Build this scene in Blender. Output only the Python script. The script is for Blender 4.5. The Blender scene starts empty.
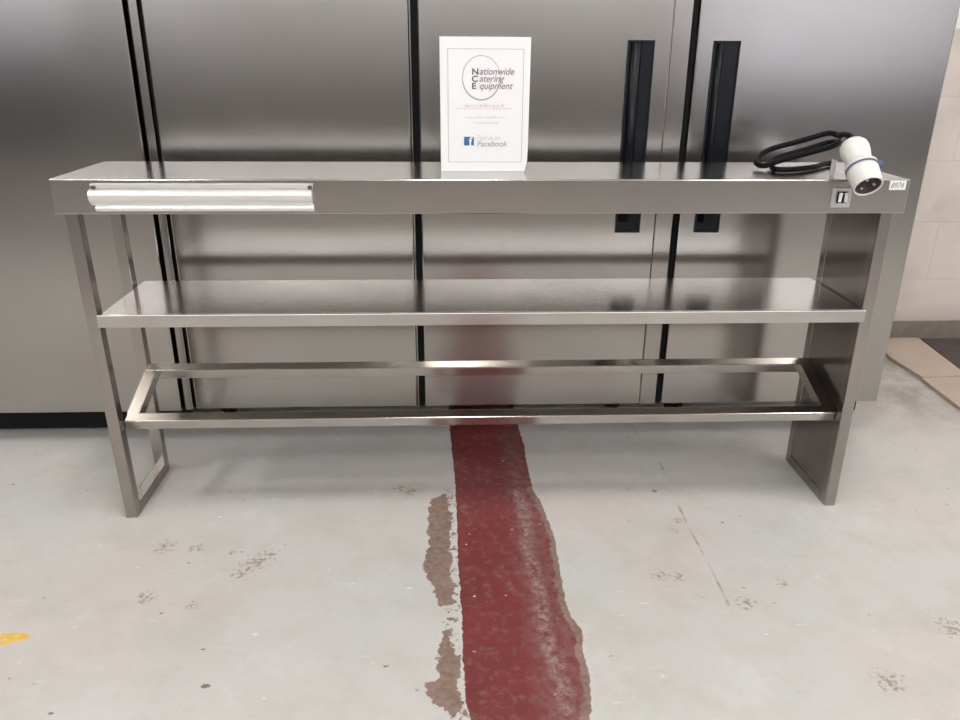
import bpy, bmesh, math, random
from mathutils import Vector, Matrix, noise
random.seed(4)
sc = bpy.context.scene
C = sc.collection

# ------------------------------------------------------------------ helpers
def bx(bm, x0, x1, y0, y1, z0, z1, mi=0, bev=0.0, seg=2):
    vs = [bm.verts.new(p) for p in ((x0,y0,z0),(x1,y0,z0),(x1,y1,z0),(x0,y1,z0),(x0,y0,z1),(x1,y0,z1),(x1,y1,z1),(x0,y1,z1))]
    fs = [bm.faces.new([vs[i] for i in q]) for q in ((0,3,2,1),(4,5,6,7),(0,1,5,4),(1,2,6,5),(2,3,7,6),(3,0,4,7))]
    for f in fs: f.material_index = mi
    if bev:
        es = list({e for f in fs for e in f.edges})
        bmesh.ops.bevel(bm, geom=es, offset=bev, segments=seg, profile=.5, affect='EDGES')
    return vs
def prism_x(bm, prof, x0, x1, mi=0):
    a = [bm.verts.new((x0,y,z)) for y,z in prof]; b = [bm.verts.new((x1,y,z)) for y,z in prof]
    n = len(prof)
    for i in range(n): bm.faces.new((a[i],a[(i+1)%n],b[(i+1)%n],b[i])).material_index = mi
    bm.faces.new(a[::-1]).material_index = mi; bm.faces.new(b).material_index = mi
def prism_z(bm, poly, z0, z1, mi=0, bev=0):
    a = [bm.verts.new((x,y,z0)) for x,y in poly]; b = [bm.verts.new((x,y,z1)) for x,y in poly]
    n = len(poly); fs = []
    for i in range(n): fs.append(bm.faces.new((a[i],a[(i+1)%n],b[(i+1)%n],b[i])))
    fs.append(bm.faces.new(a[::-1])); fs.append(bm.faces.new(b))
    bmesh.ops.recalc_face_normals(bm, faces=fs)
def catmull(pts, n=8):
    P = [Vector(p) for p in pts]; out = []
    for i in range(len(P)-1):
        p0 = P[max(i-1,0)]; p1 = P[i]; p2 = P[i+1]; p3 = P[min(i+2,len(P)-1)]
        for k in range(n):
            t = k/n
            out.append(.5*((2*p1)+(p2-p0)*t+(2*p0-5*p1+4*p2-p3)*t*t+(3*p1-p0-3*p2+p3)*t**3))
    out.append(P[-1]); return out
def tube(bm, pts, r, seg=12):
    rings = []; up = None
    for i, p in enumerate(pts):
        t = (pts[min(i+1,len(pts)-1)]-pts[max(i-1,0)]).normalized()
        if up is None: up = t.orthogonal().normalized()
        up = (up - t*up.dot(t)).normalized(); s = t.cross(up)
        rr = r[i] if isinstance(r, (list, tuple)) else r
        rings.append([bm.verts.new(p+(up*math.cos(a)+s*math.sin(a))*rr) for a in [2*math.pi*k/seg for k in range(seg)]])
    for a, b in zip(rings, rings[1:]):
        for k in range(seg): bm.faces.new((a[k],a[(k+1)%seg],b[(k+1)%seg],b[k])).smooth = True
    bm.faces.new(rings[0][::-1]); bm.faces.new(rings[-1])
def lathe(bm, prof, M, seg=48, mi=0, closed=False):
    """prof: (r, h) about local z, placed by matrix M"""
    rings = []
    for r, h in prof:
        if r < 1e-6: rings.append([bm.verts.new(M @ Vector((0,0,h)))])
        else: rings.append([bm.verts.new(M @ Vector((r*math.cos(a), r*math.sin(a), h))) for a in [2*math.pi*k/seg for k in range(seg)]])
    prs = list(zip(rings, rings[1:]))
    if closed: prs.append((rings[-1], rings[0]))
    for a, b in prs:
        for k in range(seg):
            q = [a[k % len(a)], a[(k+1) % len(a)], b[(k+1) % len(b)], b[k % len(b)]]
            u = []
            for v in q:
                if v not in u: u.append(v)
            if len(u) > 2:
                f = bm.faces.new(u); f.smooth = True; f.material_index = mi
def obj(name, bm, mats, parent=None, smooth=False):
    bmesh.ops.recalc_face_normals(bm, faces=bm.faces[:])
    me = bpy.data.meshes.new(name); bm.to_mesh(me); bm.free()
    for m in (mats if isinstance(mats, (list, tuple)) else [mats]): me.materials.append(m)
    o = bpy.data.objects.new(name, me); C.objects.link(o)
    if parent: o.parent = parent
    if smooth:
        for p in me.polygons: p.use_smooth = True
        me.set_sharp_from_angle(angle=math.radians(38))
    return o
def box(name, m, parent, *a, bev=0.0, smooth=False):
    bm = bmesh.new(); bx(bm, *a, bev=bev); return obj(name, bm, m, parent)
def thing(name, label, cat, loc=(0,0,0), group=None):
    o = bpy.data.objects.new(name, None); o.empty_display_size = .1; C.objects.link(o); o.location = loc
    tag(o, label, cat, group); return o
def tag(o, label, cat, group=None):
    o['label'] = label; o['category'] = cat
    if group: o['group'] = group
def struct(o): o['kind'] = 'structure'; return o
def rel(o):
    """keep world placement when the parent empty has a location (parents here are never rotated)"""
    o.location = Vector(o.location) - Vector(o.parent.location) if o.parent else o.location

# ------------------------------------------------------------------ materials
def new_mat(n):
    m = bpy.data.materials.new(n); m.use_nodes = True
    nt = m.node_tree; b = nt.nodes['Principled BSDF']; return m, nt, b
def N(nt, t, **k):
    n = nt.nodes.new(t)
    for a, v in k.items(): setattr(n, a, v)
    return n
def plain(name, col, rough=.5, metal=0., spec=.5, nscale=40, var=.06, bump=0.):
    m, nt, b = new_mat(name); L = nt.links
    tc = N(nt,'ShaderNodeTexCoord'); no = N(nt,'ShaderNodeTexNoise'); no.inputs['Scale'].default_value = nscale; no.inputs['Detail'].default_value = 4
    L.new(tc.outputs['Object'], no.inputs['Vector'])
    mx = N(nt,'ShaderNodeMix', data_type='RGBA'); mx.inputs[6].default_value = (*[c*(1-var) for c in col],1); mx.inputs[7].default_value = (*[min(1,c*(1+var)) for c in col],1)
    L.new(no.outputs[0], mx.inputs[0]); L.new(mx.outputs[2], b.inputs['Base Color'])
    b.inputs['Roughness'].default_value = rough; b.inputs['Metallic'].default_value = metal; b.inputs['Specular IOR Level'].default_value = spec
    if bump:
        bp = N(nt,'ShaderNodeBump'); bp.inputs['Strength'].default_value = bump; bp.inputs['Distance'].default_value = .002
        L.new(no.outputs[0], bp.inputs['Height']); L.new(bp.outputs[0], b.inputs['Normal'])
    return m
def steel(name, col, rough, streak=(2,2,260), rvar=.08, dirt=.12, wav=.0):
    """brushed stainless steel: fine streaks in the roughness, slow smudges, a slightly uneven sheet"""
    m, nt, b = new_mat(name); L = nt.links
    tc = N(nt,'ShaderNodeTexCoord'); mp = N(nt,'ShaderNodeMapping'); mp.inputs['Scale'].default_value = streak
    L.new(tc.outputs['Object'], mp.inputs[0])
    n1 = N(nt,'ShaderNodeTexNoise'); n1.inputs['Scale'].default_value = 1; n1.inputs['Detail'].default_value = 5; L.new(mp.outputs[0], n1.inputs['Vector'])
    n2 = N(nt,'ShaderNodeTexNoise'); n2.inputs['Scale'].default_value = 3.5; n2.inputs['Detail'].default_value = 6; n2.inputs['Roughness'].default_value = .6; L.new(tc.outputs['Object'], n2.inputs['Vector'])
    r1 = N(nt,'ShaderNodeMapRange'); r1.inputs[3].default_value = rough-rvar*.5; r1.inputs[4].default_value = rough+rvar*.5; L.new(n1.outputs[0], r1.inputs[0])
    r2 = N(nt,'ShaderNodeMapRange'); r2.inputs[1].default_value=.35; r2.inputs[2].default_value=.7; r2.inputs[3].default_value = 0; r2.inputs[4].default_value = rvar; L.new(n2.outputs[0], r2.inputs[0])
    ad = N(nt,'ShaderNodeMath', operation='ADD'); L.new(r1.outputs[0], ad.inputs[0]); L.new(r2.outputs[0], ad.inputs[1]); L.new(ad.outputs[0], b.inputs['Roughness'])
    mx = N(nt,'ShaderNodeMix', data_type='RGBA'); mx.inputs[6].default_value = (*col,1); mx.inputs[7].default_value = (*[c*(1-dirt) for c in col],1)
    L.new(r2.outputs[0], mx.inputs[0]); 
    sm = N(nt,'ShaderNodeMapRange'); sm.inputs[1].default_value=.35; sm.inputs[2].default_value=.65; L.new(n2.outputs[0], sm.inputs[0]); L.new(sm.outputs[0], mx.inputs[0])
    L.new(mx.outputs[2], b.inputs['Base Color']); b.inputs['Metallic'].default_value = 1
    bp = N(nt,'ShaderNodeBump'); bp.inputs['Strength'].default_value = .012; bp.inputs['Distance'].default_value = .0005; L.new(n1.outputs[0], bp.inputs['Height'])
    if wav:
        n3 = N(nt,'ShaderNodeTexNoise'); n3.inputs['Scale'].default_value = 2.2; n3.inputs['Detail'].default_value = 1; L.new(tc.outputs['Object'], n3.inputs['Vector'])
        b3 = N(nt,'ShaderNodeBump'); b3.inputs['Strength'].default_value = 1; b3.inputs['Distance'].default_value = wav; L.new(n3.outputs[0], b3.inputs['Height']); L.new(bp.outputs[0], b3.inputs['Normal']); L.new(b3.outputs[0], b.inputs['Normal'])
    else: L.new(bp.outputs[0], b.inputs['Normal'])
    return m
def emis(name, col, s):
    m, nt, b = new_mat(name); b.inputs['Base Color'].default_value = (*col,1); b.inputs['Emission Color'].default_value = (*col,1); b.inputs['Emission Strength'].default_value = s
    return m

M_door = steel('brushed_fridge_steel', (.39,.37,.347), .185, streak=(420,420,3), rvar=.03, dirt=.06, wav=.0012)
M_body = steel('fridge_frame_steel', (.37,.345,.325), .2, streak=(2,2,200), rvar=.03)
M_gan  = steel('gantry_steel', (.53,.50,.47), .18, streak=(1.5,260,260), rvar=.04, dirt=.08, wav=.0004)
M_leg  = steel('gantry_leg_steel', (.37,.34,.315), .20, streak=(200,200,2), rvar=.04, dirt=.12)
M_pan  = steel('shaded_panel_steel', (.30,.275,.26), .18, streak=(200,200,2), rvar=.04, dirt=.12)  # darker copy of the leg steel, the panel's shade put into its colour
M_alu  = plain('satin_aluminium', (.86,.85,.82), .38, metal=.75, nscale=60, var=.03)
M_black= plain('black_plastic', (.005,.006,.009), .34, spec=.25, nscale=80, bump=.05)
M_gask = plain('dark_gap_strip_black', (.006,.0055,.0055), .7, spec=.2)
M_wpl  = plain('white_plug_plastic', (.80,.79,.74), .35, var=.03)
M_blue = plain('blue_collar_plastic', (.09,.12,.21), .35)
M_dark = plain('dark_brown_plastic', (.05,.035,.035), .5)
M_rub  = plain('black_rubber', (.006,.006,.007), .5, spec=.12, nscale=120, bump=.1)
M_pin  = plain('nickel_pin', (.7,.68,.66), .3, metal=1)
M_zinc = plain('dark_metal', (.10,.10,.10), .5, metal=.6)
M_card = plain('white_card', (.88,.875,.87), .45, var=.01)
M_tag  = plain('white_sticker', (.85,.85,.83), .4, var=.02)
def ink(n, c): return plain(n, c, .5, var=.02)
I_grey = ink('grey_ink', (.20,.20,.20)); I_lgrey = ink('pale_grey_ink', (.62,.62,.62)); I_line = ink('border_ink', (.42,.42,.44))
I_gold = ink('gold_ink', (.42,.40,.12)); I_pink = ink('pink_ink', (.78,.56,.50)); I_blue = ink('blue_ink', (.03,.14,.32)); I_black = ink('black_ink', (.03,.03,.03)); I_ring = ink('silver_ink', (.40,.41,.42)); I_green = ink('dark_olive_ink', (.12,.13,.06)); I_brown = ink('brown_grey_ink', (.33,.24,.25))

# ------------------------------------------------------------------ floor
FL_RED = [(-0.094,.86),(-0.0894,0.4987),(-0.0755,0.1565),(-0.0731,-0.0337),(-0.0733,-0.1939),(-0.0686,-0.392),(-0.0691,-0.5022),(-0.066,-0.5989),(-0.0604,-0.6431),(-.05,-1.6),(.17,-1.6),(0.1414,-0.6503),(0.1542,-0.6068),(0.1603,-0.5306),(0.1569,-0.4839),(0.167,-0.4348),(0.149,-0.3845),(0.1456,-0.3381),(0.1491,-0.2375),(0.1528,-0.1442),(0.1514,-0.0835),(0.1471,-0.0408),(0.1381,0.0505),(0.1255,0.0995),(0.123,0.2313),(0.1259,0.3487),(0.1182,0.4928),(.115,.86)]
BR = [[(-0.1348,0.059),(-0.102,0.0869),(-0.0971,0.0115),(-0.09,-0.0332),(-0.0929,-0.1164),(-0.0911,-0.1933),(-0.0896,-0.2812),(-0.088,-0.3365),(-0.1105,-0.3513),(-0.1211,-0.3163),(-0.1279,-0.2698),(-0.1458,-0.2312),(-0.1401,-0.1917),(-0.1369,-0.115),(-0.1407,-0.0316)],
      [(-0.1044,-0.4282),(-0.0888,-0.4203),(-0.0968,-0.4616),(-0.0819,-0.4888),(-0.077,-0.5272),(-0.0849,-0.5752),(-0.0732,-0.6099),(-0.0891,-0.6356),(-0.1113,-0.6018),(-0.1325,-0.5851),(-0.133,-0.557),(-0.1116,-0.5457),(-0.1211,-0.5055),(-0.1081,-0.4878)]]
YEL = [(-1.2,-.405),(-0.9619,-0.4014),(-0.9108,-0.3975),(-0.8969,-0.4147),(-0.9446,-0.4348),(-1.2,-.45)]
CRACK = [(.465,.75),(0.4675,0.4691),(0.4688,0.37),(0.4897,0.2777),(0.4901,0.1925),(0.4863,0.0882),(0.4772,-0.0856),(0.4853,-0.2123),(0.4749,-0.4165),(0.4752,-0.5082)]
SCUFF = [(.085,.10),(.095,-.05),(.085,-.18),(.098,-.30),(.092,-.42),(.105,-.55),(.11,-.70)]
EDGE = [(0.1255,0.0995),(0.1381,0.0505),(0.1471,-0.0408),(0.1514,-0.0835),(0.1528,-0.1442),(0.1491,-0.2375),(0.1456,-0.3381),(0.149,-0.3845),(0.167,-0.4348),(0.1569,-0.4839),(0.1603,-0.5306),(0.1542,-0.6068),(0.1414,-0.6503),(.15,-.75)]
def sdseg(p, a, b):
    ax, ay = a; bx_, by = b; px, py = p
    dx, dy = bx_-ax, by-ay; t = max(0, min(1, ((px-ax)*dx+(py-ay)*dy)/(dx*dx+dy*dy)))
    return math.hypot(px-ax-t*dx, py-ay-t*dy)
def sdline(p, L): return min(sdseg(p, L[i], L[i+1]) for i in range(len(L)-1))
def sdpoly(p, P):
    d = min(sdseg(p, P[i], P[(i+1)%len(P)]) for i in range(len(P)))
    ins = False; x, y = p
    for i in range(len(P)):
        (x1,y1),(x2,y2) = P[i], P[(i+1)%len(P)]
        if (y1 > y) != (y2 > y) and x < (x2-x1)*(y-y1)/(y2-y1)+x1: ins = not ins
    return d if ins else -d
# dirt spots: x, y, radius, kind (0 dark fleck, 1 rust-brown stain)
SP = [(-.52,-.19,.045,1),(-.50,-.165,.035,1),(-.545,-.225,.03,1),(-.72,-.30,.03,1),(-.74,-.12,.035,1),(-.67,-.13,.025,1),(-.62,-.33,.02,1),(-.58,-.15,.015,1),(-.19,.10,.03,1),(-.22,.12,.02,1),
      (.40,-.27,.025,1),(.36,-.265,.03,1),(.44,-.09,.018,1),(.46,-.05,.02,1),(.38,.10,.02,1),(.52,-.36,.03,1),(.62,-.30,.02,1),(.70,-.58,.04,1),(.9,-.45,.04,1)]
SP += [(.44,.085,.008,0)]
WH = [(-0.0539,-0.1336),(-0.0146,-0.1309),(0.0199,-0.132),(-0.0421,-0.3189),(-0.0086,-0.3168),(0.0227,-0.3179)]
def floor_mesh():
    xs = []; x = -6.0
    def ax(stops):
        out = [stops[0][0]]
        for (a, b, s) in stops:
            n = max(1, round((b-a)/s)); out += [a+(b-a)*k/n for k in range(1, n+1)]
        return out
    xs = ax([(-6,-1.6,.4),(-1.6,-.22,.011),(-.22,.24,.006),(.24,1.5,.011),(1.5,2.2,.05),(2.2,6,.4)])
    ys = ax([(-6.5,-1.2,.4),(-1.2,-.72,.03),(-.72,.52,.008),(.52,1.26,.03)])
    nx, ny = len(xs), len(ys)
    verts = [(x,y,0) for y in ys for x in xs]
    faces = [(j*nx+i, j*nx+i+1, (j+1)*nx+i+1, (j+1)*nx+i) for j in range(ny-1) for i in range(nx-1)]
    me = bpy.data.meshes.new('floor'); me.from_pydata(verts, [], faces)
    A = [k for k in ('red','bare','yel','crack','edge','scuff','fleck','stain','white')]
    for k in A: me.attributes.new('f_'+k, 'FLOAT', 'POINT')
    D = {k: [-1.0]*len(verts) for k in A}
    cell = {}
    for s in SP:
        cell.setdefault((int(s[0]//.15), int(s[1]//.15)), []).append(s)
    for i, (x, y, _) in enumerate(verts):
        p = (x, y)
        if -.3 < x < .35 and -1.7 < y < .9:
            D['red'][i] = sdpoly(p, FL_RED); D['bare'][i] = max(sdpoly(p, b) for b in BR)
            D['edge'][i] = .014-sdline(p, EDGE); D['scuff'][i] = .012-sdline(p, SCUFF)
            D['white'][i] = max(.0035-math.hypot(x-a, y-b) for a, b in WH)
        if x < -.85 and abs(y+.42) < .2: D['yel'][i] = sdpoly(p, YEL)
        if abs(x-.48) < .1: D['crack'][i] = -sdline(p, CRACK)
        f = st = -1.0
        cx_, cy_ = int(x//.15), int(y//.15)
        for a in (-1,0,1):
            for b in (-1,0,1):
                for (sx, sy, r, k) in cell.get((cx_+a, cy_+b), ()):
                    d = r-math.hypot((x-sx), (y-sy)*1.0)
                    if k: st = max(st, d/r)
                    else: f = max(f, d)
        f = max(f, min(.012-abs(x+.0248), .0035-abs(y+.4749)))
        D['fleck'][i] = f; D['stain'][i] = st
    for k in A: me.attributes['f_'+k].data.foreach_set('value', D[k])
    o = bpy.data.objects.new('floor', me); C.objects.link(o); return o
def floor_mat():
    m, nt, b = new_mat('painted_concrete'); L = nt.links
    tc = N(nt,'ShaderNodeTexCoord')
    def noi(s, det=4, ro=.55, off=0, sc3=None):
        n = N(nt,'ShaderNodeTexNoise'); n.inputs['Scale'].default_value = s; n.inputs['Detail'].default_value = det; n.inputs['Roughness'].default_value = ro
        mp = N(nt,'ShaderNodeMapping'); mp.inputs['Location'].default_value = (off,off*.7,0)
        if sc3: mp.inputs['Scale'].default_value = sc3
        L.new(tc.outputs['Object'], mp.inputs[0]); L.new(mp.outputs[0], n.inputs['Vector']); return n.outputs[0]
    def mr(i, a, b_, c=0., d=1.):
        r = N(nt,'ShaderNodeMapRange'); r.inputs[1].default_value=a; r.inputs[2].default_value=b_; r.inputs[3].default_value=c; r.inputs[4].default_value=d; L.new(i, r.inputs[0]); return r.outputs[0]
    def mth(op, a, b_):
        n = N(nt,'ShaderNodeMath', operation=op)
        for k, v in ((0,a),(1,b_)):
            if isinstance(v, (int,float)): n.inputs[k].default_value = v
            else: L.new(v, n.inputs[k])
        return n.outputs[0]
    def mix(f, a, b_):
        n = N(nt,'ShaderNodeMix', data_type='RGBA')
        if isinstance(f,(int,float)): n.inputs[0].default_value=f
        else: L.new(f, n.inputs[0])
        for k, v in ((6,a),(7,b_)):
            if isinstance(v, tuple): n.inputs[k].default_value = (*v,1)
            else: L.new(v, n.inputs[k])
        return n.outputs[2]
    def att(k):
        a = N(nt,'ShaderNodeAttribute'); a.attribute_name = 'f_'+k; return a.outputs['Fac']
    def edge(k, amp, s, w=.0012, bias=0., det=5):
        nn = mr(noi(s, det, .65, off=hash(k)%17 if False else len(k)*3.1), 0, 1, -amp, amp)
        return mr(mth('ADD', mth('ADD', att(k), bias), nn), -w, w)
    big = noi(1.1, 5, .6); mid = noi(6, 6, .65, 4); fine = noi(70, 4, .6, 9); grit = noi(240, 3, .6, 2)
    base = mix(mr(big,.35,.65), (.63,.60,.565), (.59,.595,.565))
    base = mix(mr(noi(2.3,4,.6,12),.45,.65,0,.7), base, (.615,.56,.53))
    base = mix(mr(mid,.48,.72,0,.6), base, (.52,.50,.43))
    base = mix(mr(noi(4,6,.7,51),.55,.72,0,.6), base, (.69,.68,.66))
    base = mix(mr(fine,.55,.75,0,.18), base, (.44,.42,.38))
    # scattered scuffs: thin dark scratches and pale rubbed spots
    scr = noi(9, 6, .75, 21, (1,4,1)); base = mix(mr(scr,.62,.72,0,.4), base, (.40,.38,.33))
    base = mix(mr(noi(14, 3, .6, 33, (1,5,1)),.66,.74,0,.5), base, (.78,.78,.76))
    # rust / dirt stains, broken up by noise
    sn = noi(95, 5, .75, 5)
    stm = mr(mth('ADD', mth('MULTIPLY', att('stain'), .16), sn), .58, .66)
    stm = mth('MULTIPLY', stm, mr(att('stain'), 0, .25))
    base = mix(mth('MULTIPLY', stm, .75), base, (.27,.20,.12))
    def flecks(sc_, thr, keep, off):
        v = N(nt,'ShaderNodeTexVoronoi'); v.inputs['Scale'].default_value = sc_
        mp = N(nt,'ShaderNodeMapping'); mp.inputs['Location'].default_value = (off,off*.3,0); mp.inputs['Scale'].default_value = (1,1.5,0.0); L.new(tc.outputs['Object'], mp.inputs[0])
        wn = N(nt,'ShaderNodeVectorMath', operation='ADD'); nz = N(nt,'ShaderNodeTexNoise'); nz.inputs['Scale'].default_value = 130; L.new(tc.outputs['Object'], nz.inputs['Vector'])
        sc2 = N(nt,'ShaderNodeVectorMath', operation='SCALE'); sc2.inputs['Scale'].default_value = .012; L.new(nz.outputs['Color'], sc2.inputs[0]); L.new(mp.outputs[0], wn.inputs[0]); L.new(sc2.outputs[0], wn.inputs[1]); L.new(wn.outputs[0], v.inputs['Vector'])
        sp = N(nt,'ShaderNodeSeparateColor'); L.new(v.outputs['Color'], sp.inputs[0])
        size = mth('MULTIPLY', mr(sp.outputs[0], 1-keep, 1), thr)
        return mr(mth('SUBTRACT', size, v.outputs['Distance']), 0, .01)
    base = mix(mth('MULTIPLY', flecks(9, .075, .6, 1.3), .85), base, (.12,.105,.085))
    base = mix(mth('MULTIPLY', flecks(22, .10, .45, 4.1), .6), base, (.22,.19,.14))
    base = mix(mth('MULTIPLY', flecks(17, .11, .3, 7.7), .6), base, (.80,.79,.76))
    # crack (old seam)
    ck = mth('MULTIPLY', mr(mth('ADD', att('crack'), mr(noi(25,4,.6,3),0,1,-.006,.006)), -.0045, -.001), mr(noi(7,3,.6,8),.35,.55,.1,.8))
    base = mix(ck, base, (.24,.22,.18))
    px = N(nt,'ShaderNodeSeparateXYZ'); L.new(tc.outputs['Object'], px.inputs[0])
    # greasy dirt by the wall
    base = mix(mth('MULTIPLY', mth('MULTIPLY', mr(px.outputs[0],1.15,1.4), mr(px.outputs[1],.35,.6)), mr(noi(8,6,.7,61),.38,.6,.1,.75)), base, (.30,.26,.22))
    # red stripe
    redc = mix(mr(mid,.35,.7), (.215,.042,.041), (.165,.037,.037))
    redc = mix(mr(noi(45,5,.7,7),.52,.66,0,.65), redc, (.24,.12,.105))
    redc = mix(mr(noi(14,7,.8,15),.55,.63,0,.75), redc, (.20,.13,.11))
    redc = mix(flecks(30, .16, .55, 2.2), redc, (.45,.36,.33))
    redc = mix(mth('MULTIPLY', mr(px.outputs[0], .045, .075), .5), redc, mix(mr(noi(40,5,.75,41),.42,.58), (.19,.06,.06), (.26,.16,.14)))
    redc = mix(mr(grit,.68,.74,0,.7), redc, (.50,.42,.38))
    concr = mix(mr(fine,.35,.65), (.31,.215,.17), (.20,.14,.11))
    concr = mix(mr(noi(18,4,.6,19),.5,.65,0,.6), concr, (.36,.25,.21))
    redc = mix(mth('MULTIPLY', mth('MULTIPLY', edge('scuff', .022, 22, .010), mr(noi(60,5,.75,31),.42,.62)), .8), redc, mix(mr(grit,.4,.7), (.34,.26,.23), (.55,.48,.44)))
    redc = mix(mth('MULTIPLY', edge('edge', .022, 26, .002), .95), redc, concr)
    base = mix(edge('red', .007, 45, .0008), base, redc)
    fl = edge('fleck', .002, 60, .0015); base = mix(mth('MULTIPLY', fl, .75), base, (.13,.12,.10))
    # bare concrete patches and flaked paint between them and the stripe
    bare = edge('bare', .024, 30, .0009, bias=.003)
    base = mix(bare, base, concr)
    y = att('red'); strip = mth('MULTIPLY', mr(y,-.034,-.028), mth('SUBTRACT', 1., mr(y,-.004,0)))
    strip = mth('MULTIPLY', strip, mr(noi(38,5,.7,27),.53,.57))
    px = N(nt,'ShaderNodeSeparateXYZ'); L.new(tc.outputs['Object'], px.inputs[0])
    strip = mth('MULTIPLY', strip, mth('MULTIPLY', mr(px.outputs[0],0,-.01), mr(px.outputs[1],.12,.08)))
    base = mix(strip, base, concr)
    yl = mth('MULTIPLY', edge('yel', .006, 40, .001), mr(noi(55,4,.6,3),.62,.55,.35,1))
    base = mix(yl, base, mix(mr(fine,.4,.6), (.85,.60,.10), (.78,.46,.12)))
    base = mix(edge('white', .003, 90, .001), base, (.85,.82,.80))
    base = mix(mr(mth('ADD', px.outputs[1], mr(noi(2,4,.6,71),0,1,-.4,.4)), -1.75, -2.1), base, mix(mr(mid,.3,.7), (.25,.235,.215), (.36,.335,.305)))  # unseen far half of the floor darkened to dim the doors' reflections
    L.new(base, b.inputs['Base Color'])
    L.new(mr(mid,.3,.7,.38,.6), b.inputs['Roughness']); b.inputs['Specular IOR Level'].default_value = .35
    h = mth('ADD', mth('MULTIPLY', grit, .25), mth('SUBTRACT', mth('MULTIPLY', fine, .4), mth('MULTIPLY', bare, 1.6)))
    bp = N(nt,'ShaderNodeBump'); bp.inputs['Strength'].default_value = .35; bp.inputs['Distance'].default_value = .0015; L.new(h, bp.inputs['Height']); L.new(bp.outputs[0], b.inputs['Normal'])
    return m
fl = struct(floor_mesh()); fl.data.materials.append(floor_mat())

# ------------------------------------------------------------------ walls and ceiling
def block_mat(name, c1, c2):
    m, nt, b = new_mat(name); L = nt.links
    tc = N(nt,'ShaderNodeTexCoord'); sx = N(nt,'ShaderNodeSeparateXYZ'); L.new(tc.outputs['Object'], sx.inputs[0])
    cb = N(nt,'ShaderNodeCombineXYZ'); L.new(sx.outputs[0], cb.inputs[0]); L.new(sx.outputs[2], cb.inputs[1])
    mp = N(nt,'ShaderNodeMapping'); mp.inputs['Location'].default_value = (.03,-.016,0); L.new(cb.outputs[0], mp.inputs[0])
    br = N(nt,'ShaderNodeTexBrick'); br.inputs['Scale'].default_value = 1; br.inputs['Brick Width'].default_value = .45; br.inputs['Row Height'].default_value = .225; br.inputs['Mortar Size'].default_value = .005; br.inputs['Mortar Smooth'].default_value = .4
    br.inputs['Color1'].default_value = (*c1,1); br.inputs['Color2'].default_value = (*c2,1); br.inputs['Mortar'].default_value = (*[c*.95 for c in c1],1)
    L.new(mp.outputs[0], br.inputs['Vector'])
    no = N(nt,'ShaderNodeTexNoise'); no.inputs['Scale'].default_value = 5; no.inputs['Detail'].default_value = 6; L.new(tc.outputs['Object'], no.inputs['Vector'])
    r = N(nt,'ShaderNodeMapRange'); r.inputs[1].default_value=.5; r.inputs[2].default_value=.8; r.inputs[4].default_value=.5; L.new(no.outputs[0], r.inputs[0])
    mx = N(nt,'ShaderNodeMix', data_type='RGBA'); L.new(r.outputs[0], mx.inputs[0]); L.new(br.outputs[0], mx.inputs[6]); mx.inputs[7].default_value = (.42,.36,.30,1)
    def step(a, b_):
        r_ = N(nt,'ShaderNodeMapRange'); r_.inputs[1].default_value = a; r_.inputs[2].default_value = b_; L.new(sx.outputs[2], r_.inputs[0]); return r_.outputs[0]
    m2 = N(nt,'ShaderNodeMix', data_type='RGBA'); L.new(step(1.138,1.144), m2.inputs[0]); L.new(mx.outputs[2], m2.inputs[6]); m2.inputs[7].default_value = (.78,.77,.75,1)
    gr = N(nt,'ShaderNodeMath', operation='MULTIPLY'); L.new(step(.20,.07), gr.inputs[0]); L.new(r.outputs[0], gr.inputs[1])
    g2 = N(nt,'ShaderNodeMath', operation='MULTIPLY_ADD'); L.new(step(.16,.07), g2.inputs[0]); g2.inputs[1].default_value = .35; L.new(gr.outputs[0], g2.inputs[2])
    m3 = N(nt,'ShaderNodeMix', data_type='RGBA'); L.new(g2.outputs[0], m3.inputs[0]); L.new(m2.outputs[2], m3.inputs[6]); m3.inputs[7].default_value = (.22,.18,.15,1)
    L.new(m3.outputs[2], b.inputs['Base Color']); b.inputs['Roughness'].default_value = .6
    bp = N(nt,'ShaderNodeBump'); bp.invert = True; bp.inputs['Strength'].default_value = .4; bp.inputs['Distance'].default_value = .003; L.new(br.outputs['Fac'], bp.inputs['Height']); L.new(bp.outputs[0], b.inputs['Normal'])
    return m
M_reflect_grey = plain('grey_reflect_band_paint', (.20,.185,.17), .6, nscale=3)
M_block = block_mat('painted_blockwork', (.66,.585,.52), (.63,.56,.50))
M_far = plain('grey_wall_paint', (.74,.73,.74), .8, nscale=3)
M_darkw = plain('dark_reflect_band_paint', (.055,.055,.06), .6, nscale=3)
M_ceil = plain('ceiling_white', (.5,.5,.5), .8, nscale=2)
M_grime = plain('grimy_skirting', (.19,.155,.13), .8, nscale=25, var=.35)
YB = 1.215
struct(box('wall_back', M_block, None, -6, 6, YB, YB+.15, 0, 4.6))
struct(box('baseboard_back', M_grime, None, 1.3, 6, YB-.012, YB, 0, .075, bev=.003))
struct(box('wall_left', M_darkw, None, -6.15, -6, -6.5, YB, 0, 4.6))
struct(box('wall_right', M_far, None, 6, 6.15, -6.5, YB, 0, 4.6))
struct(box('ceiling', M_ceil, None, -6.15, 6.15, -6.65, YB+.15, 4.6, 4.75))
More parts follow.
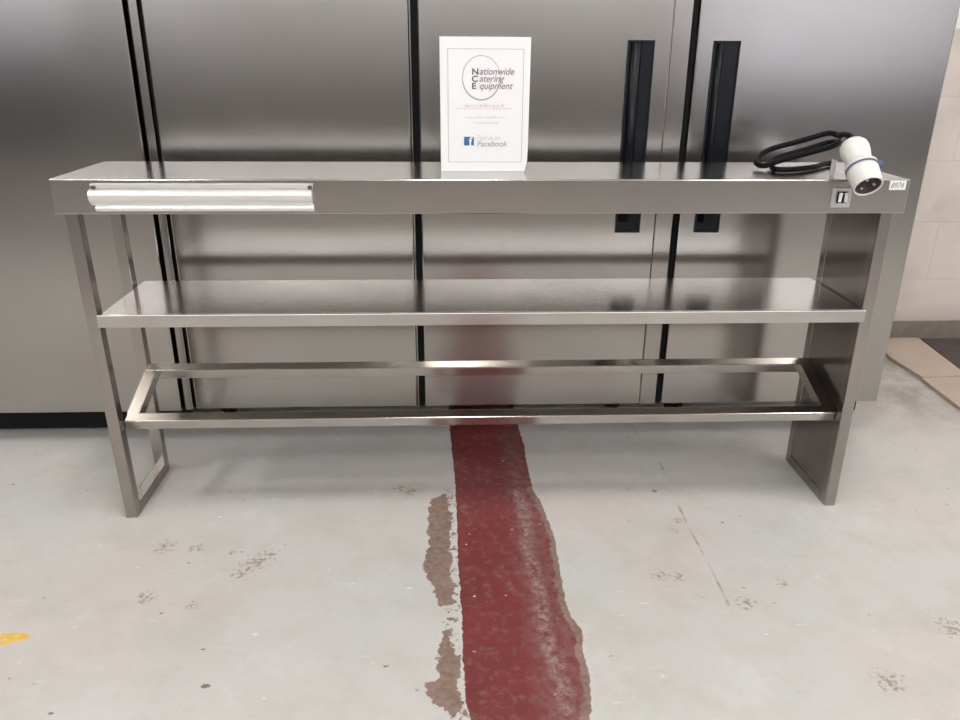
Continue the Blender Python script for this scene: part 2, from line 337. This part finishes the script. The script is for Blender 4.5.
# wall opposite the fridges, with window openings
YF = -6.5
HC = 4.6
WINS = [(-5.8,-3.95,1.2,1.8),(-3.25,-2.65,1.2,1.8),(2.6,5.6,.75,1.8)]
bm = bmesh.new()
xs = sorted({-6,6}|{w[0] for w in WINS}|{w[1] for w in WINS})
for a, b in zip(xs, xs[1:]):
    w = [w for w in WINS if w[0] == a]
    if w:
        bx(bm, a, b, YF-.15, YF, 0, w[0][2]); bx(bm, a, b, YF-.15, YF, w[0][3], 2.0)
    else: bx(bm, a, b, YF-.15, YF, 0, 2.0)
bx(bm, -6, 6, YF-.15, YF, HC-.3, HC)
struct(obj('wall_front', bm, M_far))
struct(box('reflect_band_1', M_darkw, None, 2.3, 6, YF, YF+.02, 0, .74))  # dark bands on the unseen wall, shaped for the doors' reflections
struct(box('reflect_band_2', M_reflect_grey, None, -3.3, 2.3, YF, YF+.02, 0, .85))
struct(box('reflect_band_3', M_darkw, None, -6, -3.3, YF, YF+.02, 0, 1.12))
mg, nt, b = new_mat('window_glass'); nt.nodes.remove(b)
t_ = N(nt,'ShaderNodeBsdfTransparent'); g_ = N(nt,'ShaderNodeBsdfGlossy'); g_.inputs['Roughness'].default_value = .02; ms = N(nt,'ShaderNodeMixShader'); ms.inputs[0].default_value = .08
nt.links.new(t_.outputs[0], ms.inputs[1]); nt.links.new(g_.outputs[0], ms.inputs[2]); nt.links.new(ms.outputs[0], nt.nodes['Material Output'].inputs[0])
mgt = mg.copy(); mgt.name = 'tinted_glass'
for n_ in mgt.node_tree.nodes:
    if n_.type == 'BSDF_TRANSPARENT': n_.inputs[0].default_value = (.68,.68,.71,1)
for i, (a, b_, z0, z1) in enumerate(WINS):
    bm = bmesh.new()
    for q in ((a,b_,z0,z0+.05),(a,b_,z1-.05,z1),(a,a+.05,z0+.05,z1-.05),(b_-.05,b_,z0+.05,z1-.05)): bx(bm, q[0], q[1], YF-.1, YF-.05, q[2], q[3])
    w = struct(obj('window_%d' % (i+1), bm, M_zinc))
    g = box('pane', mgt, w, a+.05, b_-.05, YF-.078, YF-.072, z0+.05, z1-.05)
for i in range(4):  # upper windows out of view, added to raise the light from the front
    a = -6+3*i; bm = bmesh.new()
    for q in ((a,a+3,2.0,2.05),(a,a+3,HC-.35,HC-.3),(a,a+.05,2.05,HC-.35),(a+2.95,a+3,2.05,HC-.35)): bx(bm, q[0], q[1], YF-.1, YF-.05, q[2], q[3])
    w = struct(obj('window_%d' % (i+4), bm, M_zinc)); box('pane', mg, w, a+.05, a+2.95, YF-.078, YF-.072, 2.05, HC-.35)

# unseen ceiling lights, added to light the floor and the front wall
M_added_lamp = emis('added_lamp_diffuser', (1,.965,.925), 56)
def added_lamp(x, y, lab):
    t = thing('added_ceiling_light', lab, 'light', (x,y,4.6), 'added batten lights on the unseen ceiling')
    h = box('added_light_housing', M_tag, t, -.09, .09, -.75, .75, -.06, 0, bev=.005)
    d = box('added_light_diffuser', M_added_lamp, t, -.075, .075, -.72, .72, -.10, -.062, bev=.01)
LX = [(-3,-1.0),(0,-1.0),(3,-1.0),(-3,-5.3),(0,-5.3),(3,-5.3)]
for x, y in LX:
    added_lamp(x, y, 'added white batten light on the unseen ceiling, %s row, %s' % ('near' if y > -3 else 'far', {-3:'left',0:'middle',3:'right'}[x]))

# ------------------------------------------------------------------ fridges
YD = .398          # door face plane
ZB = .100
def castor(parent, x, y):
    bm = bmesh.new(); lathe(bm, [(0,-.013),(.030,-.013),(.034,-.009),(.034,.009),(.030,.013),(0,.013)], Matrix.Translation((x,y,.034)) @ Matrix.Rotation(math.pi/2,4,'Y'), 32)
    bx(bm, x-.022, x-.017, y-.02, y+.02, .03, ZB-.002); bx(bm, x+.017, x+.022, y-.02, y+.02, .03, ZB-.002); bx(bm, x-.03, x+.03, y-.03, y+.03, ZB-.006, ZB+.001)
    return obj('castor', bm, M_rub, parent)
def door_panel(parent, x0, x1, m=M_door, z0=ZB+.003, z1=1.88):
    bm = bmesh.new(); bx(bm, x0, x1, YD, YD+.055, z0, z1, bev=.004)
    d = obj('door', bm, m, parent)
    g = box('gasket', M_gask, d, x0+.004, x1-.004, YD+.0555, YD+.072, z0+.01, z1-.01)
    return d
def recessed_handle(parent, x0, x1, z0, z1, side):
    """long black pull: a moulded channel with a raised rounded grip along its left edge"""
    w = x1-x0; bm = bmesh.new()
    y = YD
    # surround
    bx(bm, x0, x0+.003, y-.006, y, z0, z1); bx(bm, x1-.003, x1, y-.006, y, z0, z1); bx(bm, x0, x1, y-.006, y, z1-.004, z1); bx(bm, x0, x1, y-.006, y, z0, z0+.005)
    bx(bm, x0+.003, x1-.003, y-.0025, y-.0002, z0+.005, z1-.004)
    h = obj('handle', bm, M_black, parent)
    bm = bmesh.new(); n = 10; prof = []
    a0 = x0+.006; a1 = x0+w*.52 if side == 'l' else x0+w*.36
    for k in range(n+1):
        a = math.pi*k/n; prof.append(((a0+a1)/2-(a1-a0)/2*math.cos(a), y-.003-.016*math.sin(a)))
    lo = [bm.verts.new((px, py, z0+.028)) for px, py in prof]; hi = [bm.verts.new((px, py, z1-.006)) for px, py in prof]
    for k in range(n): bm.faces.new((lo[k],lo[k+1],hi[k+1],hi[k])).smooth = True
    bm.faces.new(lo); bm.faces.new(hi); bm.faces.new((lo[0],hi[0],hi[-1],lo[-1]))
    obj('grip', bm, M_black, h)
    return h
def body(parent, x0, x1, lip_l=0., lip_r=0.):
    bm = bmesh.new(); bx(bm, x0+.0, x1-.0, YD+.073, 1.12, ZB, 1.95, bev=.003)
    b = obj('cabinet_body', bm, M_body, parent)
    return b
def fridge(name, x0, x1, label, castors=True):
    t = thing(name, label, 'fridge', ((x0+x1)/2, .76, 0), None)
    return t
def fix(t):
    for ch in list(t.children): ch.location = ch.location - t.location

# left fridge
t = fridge('upright_fridge', -1.75, -.8465, 'plain stainless steel upright fridge at the left edge, left of the two-door unit')
body(t, -1.75, -.8475); d = door_panel(t, -1.748, -.8485, z0=.0965)
box('kick_plate', M_gask, t, -1.74, -.8500, YD+.075, YD+.095, .012, ZB-.001)
for x in (-1.66,-.93):
    for y in (.54,1.05): castor(t, x, y)
box('top_fascia', M_body, t, -1.748, -.8485, YD, YD+.07, 1.885, 1.95, bev=.003)
fix(t)
# double fridge
t = fridge('double_door_fridge', -.845, .513, 'stainless steel two-door upright fridge with a black handle on its right door')
body(t, -.8445, .5125)
box('side_stile', M_body, t, -.8375, -.8165, YD+.002, YD+.072, ZB, 1.95, bev=.002)
box('side_stile', M_body, t, .4660, .5125, YD+.005, YD+.072, ZB, 1.95, bev=.002)
d = door_panel(t, -.8070, -.1795)
d = door_panel(t, -.1580, .4655)
box('edge_strip', M_body, t, -.1785, -.1745, YD+.002, YD+.072, ZB+.003, 1.88, bev=.001)
box('kick_plate', M_gask, t, -.835, .500, YD+.105, YD+.12, .055, ZB-.001)
recessed_handle(d, .3570, .4220, .6085, 1.0835, 'l')
box('top_fascia', M_body, t, -.815, .468, YD, YD+.07, 1.885, 1.95, bev=.003)
box('dark_gap_strip', M_gask, t, -.1740, -.1585, YD+.016, YD+.072, ZB, 1.88)  # black strips added to darken the gaps between doors and units
box('dark_gap_strip', M_gask, t, -.8160, -.8075, YD+.016, YD+.072, ZB, 1.88)
box('dark_gap_strip', M_gask, t, -.8445, -.8378, YD+.016, YD+.072, ZB, 1.88)
for x in (-.76,.42):
    for y in (.56,1.05): castor(t, x, y)
fix(t)
# right fridge
t = fridge('upright_fridge', .516, 1.172, 'stainless steel single-door upright fridge with a black handle, beside the block wall')
body(t, .5225, 1.1725); d = door_panel(t, .5280, 1.1725)
box('dark_gap_strip', M_gask, t, .5165, .5275, YD+.012, YD+.072, ZB, 1.95)  # added black strip keeps the gap beside this door dark
recessed_handle(d, .5705, .6355, .6085, 1.0835, 'r')
box('top_fascia', M_body, t, .528, 1.1725, YD, YD+.07, 1.885, 1.95, bev=.003)
for x in (.60,1.10):
    for y in (.51,1.05): castor(t, x+(.043 if x > 1 else 0), y)
fix(t)

# ------------------------------------------------------------------ gantry
HX = .875; T = .0275; D = .240; ZU = .7366; ZT = .8085; YG = -.0128
g = thing('gantry_shelf', 'long two-tier stainless steel heated gantry standing on the floor in front of the fridges', 'shelf', (0,.12,0))
box('top_shelf', M_gan, g, -.8965, .891, YG, .266, ZU, ZT, bev=.0022)
# lower shelf: folded tray with its lip just proud of the legs
bm = bmesh.new(); bx(bm, -.8465, .8465, -.0003, .268, .4883, .5171, bev=.0015); bx(bm, -.8521, .8527, -.0088, -.0005, .4883, .5171, bev=.0015)
obj('lower_shelf', bm, M_gan, g)
def tube4(x0, x1, y0, y1, z0, z1, name, m, par): return box(name, m, par, x0, x1, y0, y1, z0, z1, bev=.0018)
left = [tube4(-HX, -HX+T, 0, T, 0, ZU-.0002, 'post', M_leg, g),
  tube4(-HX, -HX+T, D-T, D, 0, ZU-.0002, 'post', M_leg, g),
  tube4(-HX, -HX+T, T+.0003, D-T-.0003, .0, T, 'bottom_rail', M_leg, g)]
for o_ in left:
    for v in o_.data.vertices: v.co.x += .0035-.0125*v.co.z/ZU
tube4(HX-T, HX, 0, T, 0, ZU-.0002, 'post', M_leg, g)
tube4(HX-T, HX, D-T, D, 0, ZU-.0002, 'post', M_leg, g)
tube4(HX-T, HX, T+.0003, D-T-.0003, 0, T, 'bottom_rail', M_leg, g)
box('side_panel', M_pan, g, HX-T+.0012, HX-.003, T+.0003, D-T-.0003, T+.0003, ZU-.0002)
# sloping plate rail frame: front tube lower than the rear one
R = .0278; LR = .2025; xi = HX-T-.0005; th_r = .356
bm = bmesh.new()
bx(bm, -xi, xi, 0, R, -R, 0, bev=.0025); bx(bm, -xi, xi, LR-R, LR, -R, 0, bev=.0025)
for x0, x1 in ((-xi,-xi+R),(xi-R,xi)): bx(bm, x0, x1, R-.003, LR-R+.003, -R+.0003, -.0003)
MR = Matrix.Translation((0,.0223,.2475)) @ Matrix.Rotation(th_r,4,'X')
for v in bm.verts: v.co = MR @ v.co
obj('rail_frame', bm, M_gan, g)
# aluminium order-ticket holder clipped along the front edge
bm = bmesh.new(); yf = YG-.0003
prism_x(bm, [(yf,.7995),(yf-.005,.7995),(yf-.005,.796),(yf-.0025,.7955),(yf-.0025,.790),(yf,.790)], -.8135, -.3655)
n = 8; roll = [(yf, .7895)]
for k in range(n+1):
    a = math.pi*.5*k/n; roll.append((yf-.004-.012*math.sin(a), .7775+.0110*math.cos(a)))
roll += [(yf-.0155,.772),(yf-.012,.7645),(yf-.006,.7600),(yf-.0055,.757),(yf,.757)]
prism_x(bm, roll, -.8165, -.3675)
lip = [(yf,.757),(yf-.0055,.7568),(yf-.0085,.7535),(yf-.009,.748),(yf-.007,.7445),(yf,.7435)]
prism_x(bm, lip, -.8080, -.3655)
th = obj('ticket_holder', bm, M_alu, g, smooth=True); th['label'] = 'pale aluminium order ticket holder'
for x in (-.8075,-.3715):
    bm = bmesh.new(); lathe(bm, [(0,0),(.0045,0),(.0045,.003),(0,.0035)], Matrix.Translation((x, yf-.0025, .7925)) @ Matrix.Rotation(math.pi/2,4,'X'), 20)
    obj('rivet', bm, M_zinc, th)
# rocker switch on a polished plate
pl = box('switch_plate', M_pin, g, .7240, .7670, YG-.0032, YG-.0002, .7500, .7915, bev=.0012)
bm = bmesh.new(); bx(bm, .7355, .7570, YG-.0075, YG-.0034, .7600, .7840, bev=.001); obj('switch_bezel', bm, M_gask, pl, smooth=True)
bm = bmesh.new(); prism_x(bm, [(YG-.0075,.7620),(YG-.0095,.7625),(YG-.0125,.7820),(YG-.0075,.7820)], .7375, .7435); obj('rocker', bm, M_tag, pl)
bm = bmesh.new(); prism_x(bm, [(YG-.0075,.7620),(YG-.0115,.7625),(YG-.0095,.7820),(YG-.0075,.7820)], .7500, .7555); obj('rocker', bm, M_tag, pl)

def text(s, size, loc, mat, parent, name='lettering', shear=0., ax='l', sx=1., rz=0., off=0.):
    cu = bpy.data.curves.new(name, 'FONT'); cu.body = s; cu.size = size; cu.shear = shear; cu.align_x = 'LEFT' if ax == 'l' else 'CENTER'; cu.extrude = .0002; cu.offset = off
    o = bpy.data.objects.new('tmp', cu); C.objects.link(o)
    bpy.context.view_layer.update()
    me = bpy.data.meshes.new_from_object(o, preserve_all_data_layers=False)
    bpy.data.objects.remove(o)
    M = Matrix.Translation(loc) @ Matrix.Rotation(rz,4,'Y') @ Matrix.Rotation(math.pi/2,4,'X') @ Matrix.Diagonal((sx,1,1,1))
    me.transform(M); me.materials.clear(); me.materials.append(mat)
    r = bpy.data.objects.new(name, me); C.objects.link(r); r.parent = parent; return r
st = box('number_sticker', M_tag, g, .8470, .8825, YG-.0007, YG-.0002, .7868, .8062)
st['label'] = 'white sticker with handwritten number'
text('8974', .0175, (.8490, YG-.0010, .7905), I_grey, st, 'number', shear=.3, sx=.78)
fix(g)

# ------------------------------------------------------------------ sign
s = thing('counter_sign', 'small white card sign with a round company logo, upright on the steel shelf top', 'sign', (-.0075,.12,ZT))
YS = .100; X0, X1, Z0, Z1 = -.1030, .0868, ZT+.0004, 1.0832
bm = bmesh.new()
po = [(X0,Z0),(X1-.006,Z0),(X1-.001,Z0+.022),(X1,Z0+.06),(X1+.0006,Z1),(X0-.0004,Z1)]
a = [bm.verts.new((x,YS,z)) for x,z in po]; b = [bm.verts.new((x,YS+.004,z)) for x,z in po]
bm.faces.new(a); bm.faces.new(b[::-1])
for i in range(len(po)): bm.faces.new((a[i],a[(i+1)%len(po)],b[(i+1)%len(po)],b[i]))
card = obj('card', bm, M_card, s)
bm = bmesh.new(); prism_x(bm, [(YS+.0045,Z0+.18),(YS+.0045,Z0+.17),(YS+.068,Z0),(YS+.071,Z0)], -.04, .03); obj('easel_back', bm, M_card, s)
def ln(bm, x0, x1, z0, z1, y=YS-.0004): bx(bm, x0, x1, y, YS-.0001, z0, z1)
bm = bmesh.new(); bx0, bx1, bz0, bz1 = -.0870, .0735, .8290, 1.0600; w = .0011
ln(bm,bx0,bx1,bz0,bz0+w*.8); ln(bm,bx0,bx1,bz1-w*.8,bz1); ln(bm,bx0,bx0+w,bz0,bz1); ln(bm,bx1-w,bx1,bz0,bz1)
obj('border', bm, I_line, card)
# px -> card: x = (u-439.5)/481-.103 ; z from v
ux = lambda u: X0+(u-439.9)*(X1-X0)/(530.5-439.9)
vz = lambda v: Z1-(v-37)*(Z1-Z0)/(171.5-37)
bm = bmesh.new(); n = 72; cx_, cz_ = ux(481.5), vz(76.5); rx, rz = .0400, .0440
ring = []
for k in range(n):
    a_ = 2*math.pi*k/n; th_ = .0012+.0020*max(0, math.sin(a_+math.pi*1.0))+.0006*max(0,-math.cos(a_))
    ring.append([bm.verts.new((cx_+(rx+q)*math.cos(a_), YS-yy, cz_+(rz+q)*math.sin(a_))) for q, yy in ((-th_*.5,.0003),(th_*.5,.0003))])
for k in range(n):
    p, q = ring[k], ring[(k+1)%n]; bm.faces.new((p[0],p[1],q[1],q[0]))
obj('logo_ring', bm, I_ring, card)
for w_, big_, v in (('ationwide','N',73.2),('atering','C',80.2),('quipment','E',87.2)):
    text(big_, .0172, (ux(471.6), YS-.0005, vz(v)), I_green, card, 'logo_initial', off=.0004, sx=1.15)
    text(w_, .0190, (ux(479.2), YS-.0005, vz(v)), I_brown, card, 'logo_lettering', shear=.3, sx=.97, off=.0002)
def squiggle(x0, x1, z, h, mat, seed):
    random.seed(seed); bm = bmesh.new(); x = x0
    while x < x1:
        w_ = random.uniform(.0008,.0014); hh = h*random.choice([.55,.6,1,.7])
        ln(bm, x, x+w_, z, z+hh)
        if random.random() < .6: ln(bm, x+w_, x+w_+.0012, z+random.choice([0,hh*.8]), z+random.choice([0,hh*.8])*0+hh*.95 if False else z+hh*.95)
        x += w_+random.uniform(.0014,.0026)
    obj('small_print', bm, mat, card)
squiggle(ux(463.5), ux(505), vz(105.5), .0085, I_pink, 1)
squiggle(ux(456), ux(513), vz(107.5), .0035, I_lgrey, 2)
squiggle(ux(465), ux(507), vz(116.5), .0045, I_lgrey, 3)
squiggle(ux(474), ux(498), vz(122), .0045, I_lgrey, 5)
bm = bmesh.new(); ln(bm, ux(464), ux(474.2), vz(144.3), vz(135.4)); lg = obj('logo_square', bm, I_blue, card)
text('f', .024, (ux(469.2), YS-.0008, vz(144)), M_card, lg, 'logo_letter', off=.0006)
text('Find us on', .0140, (ux(477.5), YS-.0005, vz(138.6)), I_lgrey, card, 'lettering', shear=.15, sx=.85)
text('Facebook', .0165, (ux(477.5), YS-.0005, vz(145.2)), I_line, card, 'lettering', shear=.2, sx=1.0, off=.0002)
fix(s)

# ------------------------------------------------------------------ plug and cord
F = Vector((.7660,-.0780,.8040)); B_ = F+Vector((-.02,.76,.63)).normalized()*.118
ax_ = (F-B_).normalized()                       # axis points out of the mouth
zq = ax_.to_track_quat('Z','Y').to_matrix().to_4x4(); MP = Matrix.Translation(B_) @ zq @ Matrix.Diagonal((.89,.89,1,1))
pt = thing('power_plug', 'white industrial power plug with a black coiled cord on the shelf top', 'plug', (.765,.02,ZT))
bm = bmesh.new()
lathe(bm, [(.007,-.006),(.016,-.004),(.025,.001),(.0310,.009),(.0328,.018),(.0318,.029),(.0295,.040),(.0282,.048),(.0290,.055),(.0325,.061),(.0362,.0635),(.0362,.0700),(.0325,.0702)], MP)
obj('plug_body', bm, M_wpl, pt)
bm = bmesh.new(); lathe(bm, [(.0325,.0704),(.0362,.0704),(.0366,.0712),(.0366,.0725),(.0360,.0733),(.0335,.0735)], MP)
bm2 = bm; L_ = MP.inverted()
cr = obj('collar', bm, M_blue, pt)
bm = bmesh.new()
side = (MP.to_3x3().inverted() @ Vector((1,0,.25))).normalized(); ang = math.atan2(side.y, side.x)
lug = MP @ Matrix.Rotation(ang,4,'Z')
vs = bx(bm, .0364, .0450, -.007, .009, .060, .0725); 
for v in bm.verts: v.co = lug @ v.co
obj('collar_lug', bm, M_blue, cr)
bm = bmesh.new(); lathe(bm, [(.0325,.0737),(.0345,.0740),(.0348,.080),(.0322,.1165),(.0312,.118),(.0290,.118),(.0284,.116),(.0280,.082),(0,.082)], MP)
sh = obj('plug_shroud', bm, M_wpl, pt)
bm = bmesh.new(); lathe(bm, [(0,.0822),(.0277,.0822),(.0281,.1155),(.0268,.1155),(.0262,.0990),(0,.0990)], MP); obj('contact_base', bm, M_dark, sh)
for a in (math.pi*.5, math.pi*7/6, math.pi*11/6):
    bm = bmesh.new(); lathe(bm, [(0,.099),(.0035,.099),(.0035,.1125),(.0025,.114),(0,.114)], MP @ Matrix.Translation((.0155*math.cos(a+.5), .0155*math.sin(a+.5), 0)), 16)
    obj('pin', bm, M_pin, sh)
r = .0064; b0 = B_-ax_*.001
zt = ZT+r+.0004
pts = [b0, B_-ax_*.022, (.772,.075,.893), (.792,.125,.888), (.812,.170,.880),(.803,.205,.883),(.770,.212,.873),(.728,.207,.862),(.690,.203,.853),(.662,.198,.845),(.636,.180,.833),(.618,.150,.822),(.626,.122,zt+.004),(.657,.112,.832),(.712,.116,.846),(.772,.122,.861),(.797,.140,.868),(.802,.165,.867),(.790,.185,.862),(.750,.190,.848),(.712,.186,.838),(.676,.178,.829),(.655,.160,.822),(.650,.138,zt+.003),(.640,.105,zt),(.645,.088,zt),(.670,.086,zt),(.700,.100,zt),(.740,.125,zt),(.765,.150,zt),(.785,.172,zt+.001),(.800,.186,zt),(.812,.190,zt)]
bm = bmesh.new(); tube(bm, catmull(pts, 8), r, 14); obj('cord', bm, M_rub, pt)
bm = bmesh.new(); tube(bm, [B_-ax_*.014, B_-ax_*.006, B_+ax_*.001], [.0085,.0105,.0110], 24); obj('strain_relief', bm, M_gask, pt)
fix(pt)
# thin white strip standing upright beside the plug
bm = bmesh.new(); prism_z(bm, [(.7365,.012),(.7385,.012),(.7435,.045),(.7415,.045)], ZT+.0004, ZT+.034)
ct = obj('white_strip', bm, M_tag); tag(ct, 'small upright white strip beside the white plug', 'tag')

# ------------------------------------------------------------------ things by the wall
M_board = plain('tan_board', (.52,.42,.34), .7, nscale=9, var=.12)
M_mat = plain('dark_mat', (.075,.06,.055), .8, nscale=30, var=.4)
def slab(name, poly, z0, z1, m, label, cat):
    bm = bmesh.new(); prism_z(bm, poly, z0, z1); o = obj(name, bm, m); tag(o, label, cat)
slab('board', [(1.548,.985),(1.560,.792),(1.700,.800),(1.905,.812),(1.905,1.175),(1.77,1.186),(1.655,1.186)][:3]+[(1.735,.852),(1.775,1.19),(1.60,1.19)], .0004, .012, M_board, 'tan board lying flat on the floor along the block wall', 'board')
slab('board', [(1.554,.780),(1.535,.530),(1.60,.50),(1.80,.55),(1.80,.80),(1.705,.788)], .0004, .012, M_board, 'second tan board on the floor at the right edge, nearer the viewer', 'board')
slab('floor_mat', [(1.787,1.19),(1.745,.850),(1.765,.815),(2.5,.83),(2.5,1.19)], .0004, .008, M_mat, 'dark mat on the floor against the block wall at the right', 'mat')

# ------------------------------------------------------------------ world
w = bpy.data.worlds.new('sky'); sc.world = w; w.use_nodes = True
bg = w.node_tree.nodes['Background']; bg.inputs[0].default_value = (.95,.96,1,1); bg.inputs[1].default_value = 4.0

# ------------------------------------------------------------------ camera
f, pitch, roll, yaw = 781.22, -.3748, .0074, -.0453
cyw, syw, cp, sp = math.cos(yaw), math.sin(yaw), math.cos(pitch), math.sin(pitch)
fw = Vector((-syw*cp, cyw*cp, sp)); rt = Vector((cyw, syw, 0)); up = rt.cross(fw)
r2 = rt*math.cos(roll)+up*math.sin(roll); u2 = -rt*math.sin(roll)+up*math.cos(roll)
cam = bpy.data.objects.new('camera', bpy.data.cameras.new('camera')); C.objects.link(cam)
cam.data.sensor_width = 36; cam.data.lens = f/960*36; cam.data.clip_start = .05
M3 = Matrix((r2, u2, -fw)).transposed(); cam.matrix_world = Matrix.Translation((-.0937,-1.651,1.0522)) @ M3.to_4x4()
sc.camera = cam
sc.view_settings.view_transform = 'Standard'; sc.view_settings.look = 'None'; sc.view_settings.gamma = 1; sc.view_settings.use_curve_mapping = False
sc.view_settings.exposure = 0.1
